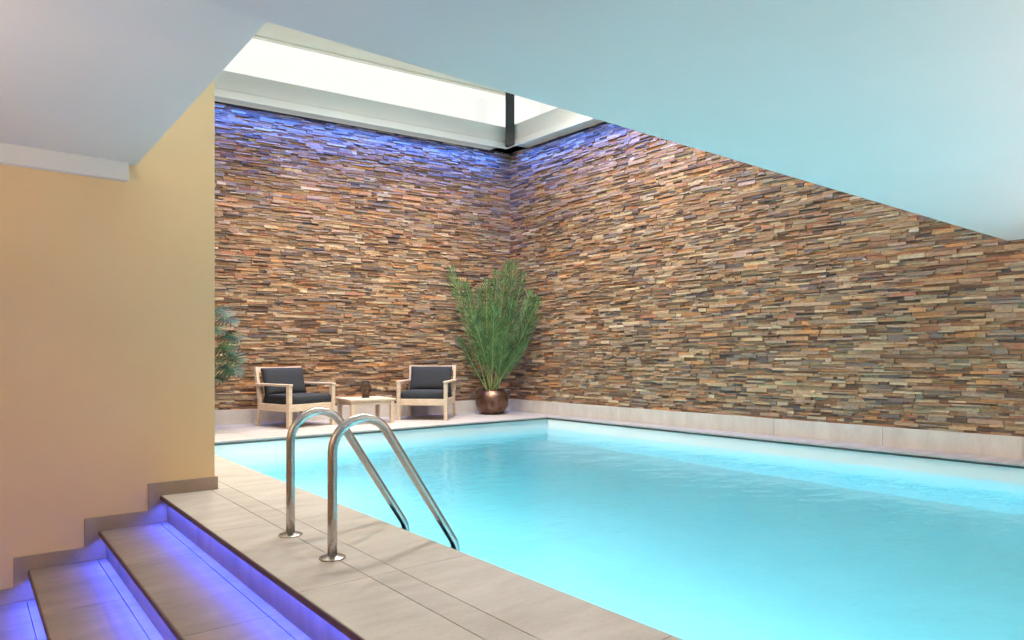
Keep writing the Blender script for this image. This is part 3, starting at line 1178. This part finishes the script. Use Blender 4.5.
def lobed_leaf(L_, mtx):
    """deeply lobed leaf lying in xy, stem at the origin, tip towards +y"""
    verts, faces, tones = [], [], []
    tt = random.uniform(0.75, 1.3)
    nl = 7
    spine = [(0, L_ * (0.0 + 0.86 * i / nl)) for i in range(nl + 1)]

    def add(x, y):
        zc = -0.28 * (x * x) / L_ - 0.22 * y * y / L_
        verts.append(mtx @ Vector((x, y, zc)))
        tones.append((tt, tt, tt, 1))
        return len(verts) - 1

    for s in (-1, 1):
        for i in range(nl):
            u = (i + 0.5) / nl
            y0 = spine[i][1]; y1 = spine[i + 1][1]
            ln_ = L_ * (0.34 + 0.26 * math.sin(PI * (0.25 + 0.6 * u))) * (1.0 if i < nl - 1 else 0.75)
            ang = math.radians(-28 + 92 * u)      # lobes fan from backwards to forwards
            dx, dy = math.cos(ang) * s, math.sin(ang)
            px_, py_ = -dy * s, dx * s
            w_ = L_ * 0.052
            ym = (y0 + y1) / 2
            a = add(0, y0); b_ = add(0, y1)
            c1_ = add(dx * ln_ * .45 - px_ * w_ * 1.0, ym + dy * ln_ * .45 - py_ * w_ * 1.0)
            c2_ = add(dx * ln_ * .45 + px_ * w_ * 1.0, ym + dy * ln_ * .45 + py_ * w_ * 1.0)
            d1_ = add(dx * ln_ * .8 - px_ * w_ * .8, ym + dy * ln_ * .8 - py_ * w_ * .8)
            d2_ = add(dx * ln_ * .8 + px_ * w_ * .8, ym + dy * ln_ * .8 + py_ * w_ * .8)
            e_ = add(dx * ln_, ym + dy * ln_)
            faces += [(a, c1_, c2_, b_), (c1_, d1_, d2_, c2_), (d1_, e_, d2_)]
        # centre web
    a = add(-L_ * .06, spine[-1][1] - L_ * .05); b_ = add(L_ * .06, spine[-1][1] - L_ * .05); c_ = add(0, L_ * 1.08)
    faces.append((a, b_, c_))
    w0 = add(-L_ * 0.10, L_ * .05); w1 = add(L_ * 0.10, L_ * .05)
    w2 = add(L_ * 0.07, L_ * .82); w3 = add(-L_ * .07, L_ * .82)
    faces.append((w0, w1, w2, w3))
    return verts, faces, tones


# leaf centres seen beside the beige wall's edge, plus hidden ones round the back
LF = [(222, 311, 8.5, 0.30), (228, 322, 8.7, 0.30), (216, 330, 8.3, 0.34), (232, 338, 8.6, 0.32), (222, 350, 8.3, 0.34), (236, 356, 8.7, 0.30), (228, 369, 8.4, 0.32),
      (219, 380, 8.4, 0.28), (234, 372, 8.9, 0.26), (205, 315, 8.6, 0.32), (196, 335, 8.8, 0.34), (190, 355, 8.6, 0.3), (200, 372, 8.4, 0.3), (208, 345, 9.0, 0.3), (212, 362, 8.9, 0.3)]
for i, (px, py, yc, L_) in enumerate(LF):
    xc = (px - 512) / 683 * yc
    c_ = cw(xc, yc, EYE - (py - 355) / 683 * yc) - sp
    st = Vector((random.uniform(-.03, .03), random.uniform(-.03, .03), 0.40))
    out = Vector((c_.x, c_.y, 0)).normalized() if Vector((c_.x, c_.y)).length > 0.05 else RIGHT
    b0 = c_ - out * L_ * 0.35 + Vector((0, 0, 0.04))
    dirv = (out + Vector((0, 0, random.uniform(-0.9, 0.1)))).normalized()
    dirv = (dirv + RIGHT * random.uniform(-0.1, .5) - cw(0, 1) * 0.25).normalized()
    nr = (Vector((0, 0, 1)) - cw(0, 1) * random.uniform(0.5, 1.1))
    nr = (nr - dirv * nr.dot(dirv)).normalized()
    xx = dirv.cross(nr).normalized()
    mt = Matrix.Translation(b0) @ Matrix((xx, dirv, nr)).transposed().to_4x4()
    bm = bmesh.new()
    mid = st.lerp(b0, 0.5) + Vector((0, 0, 0.12))
    tube(bm, [st * (1 - q) ** 2 + mid * 2 * q * (1 - q) + b0 * q * q for q in [k / 8 for k in range(9)]], 0.006, 6)
    stem = obj('leaf_stem', bm, 'rachis', phil, smooth=True)
    v_, f_, t_ = lobed_leaf(L_ * 0.8, mt)
    pymesh('leaf', v_, f_, 'philo', t_, stem)
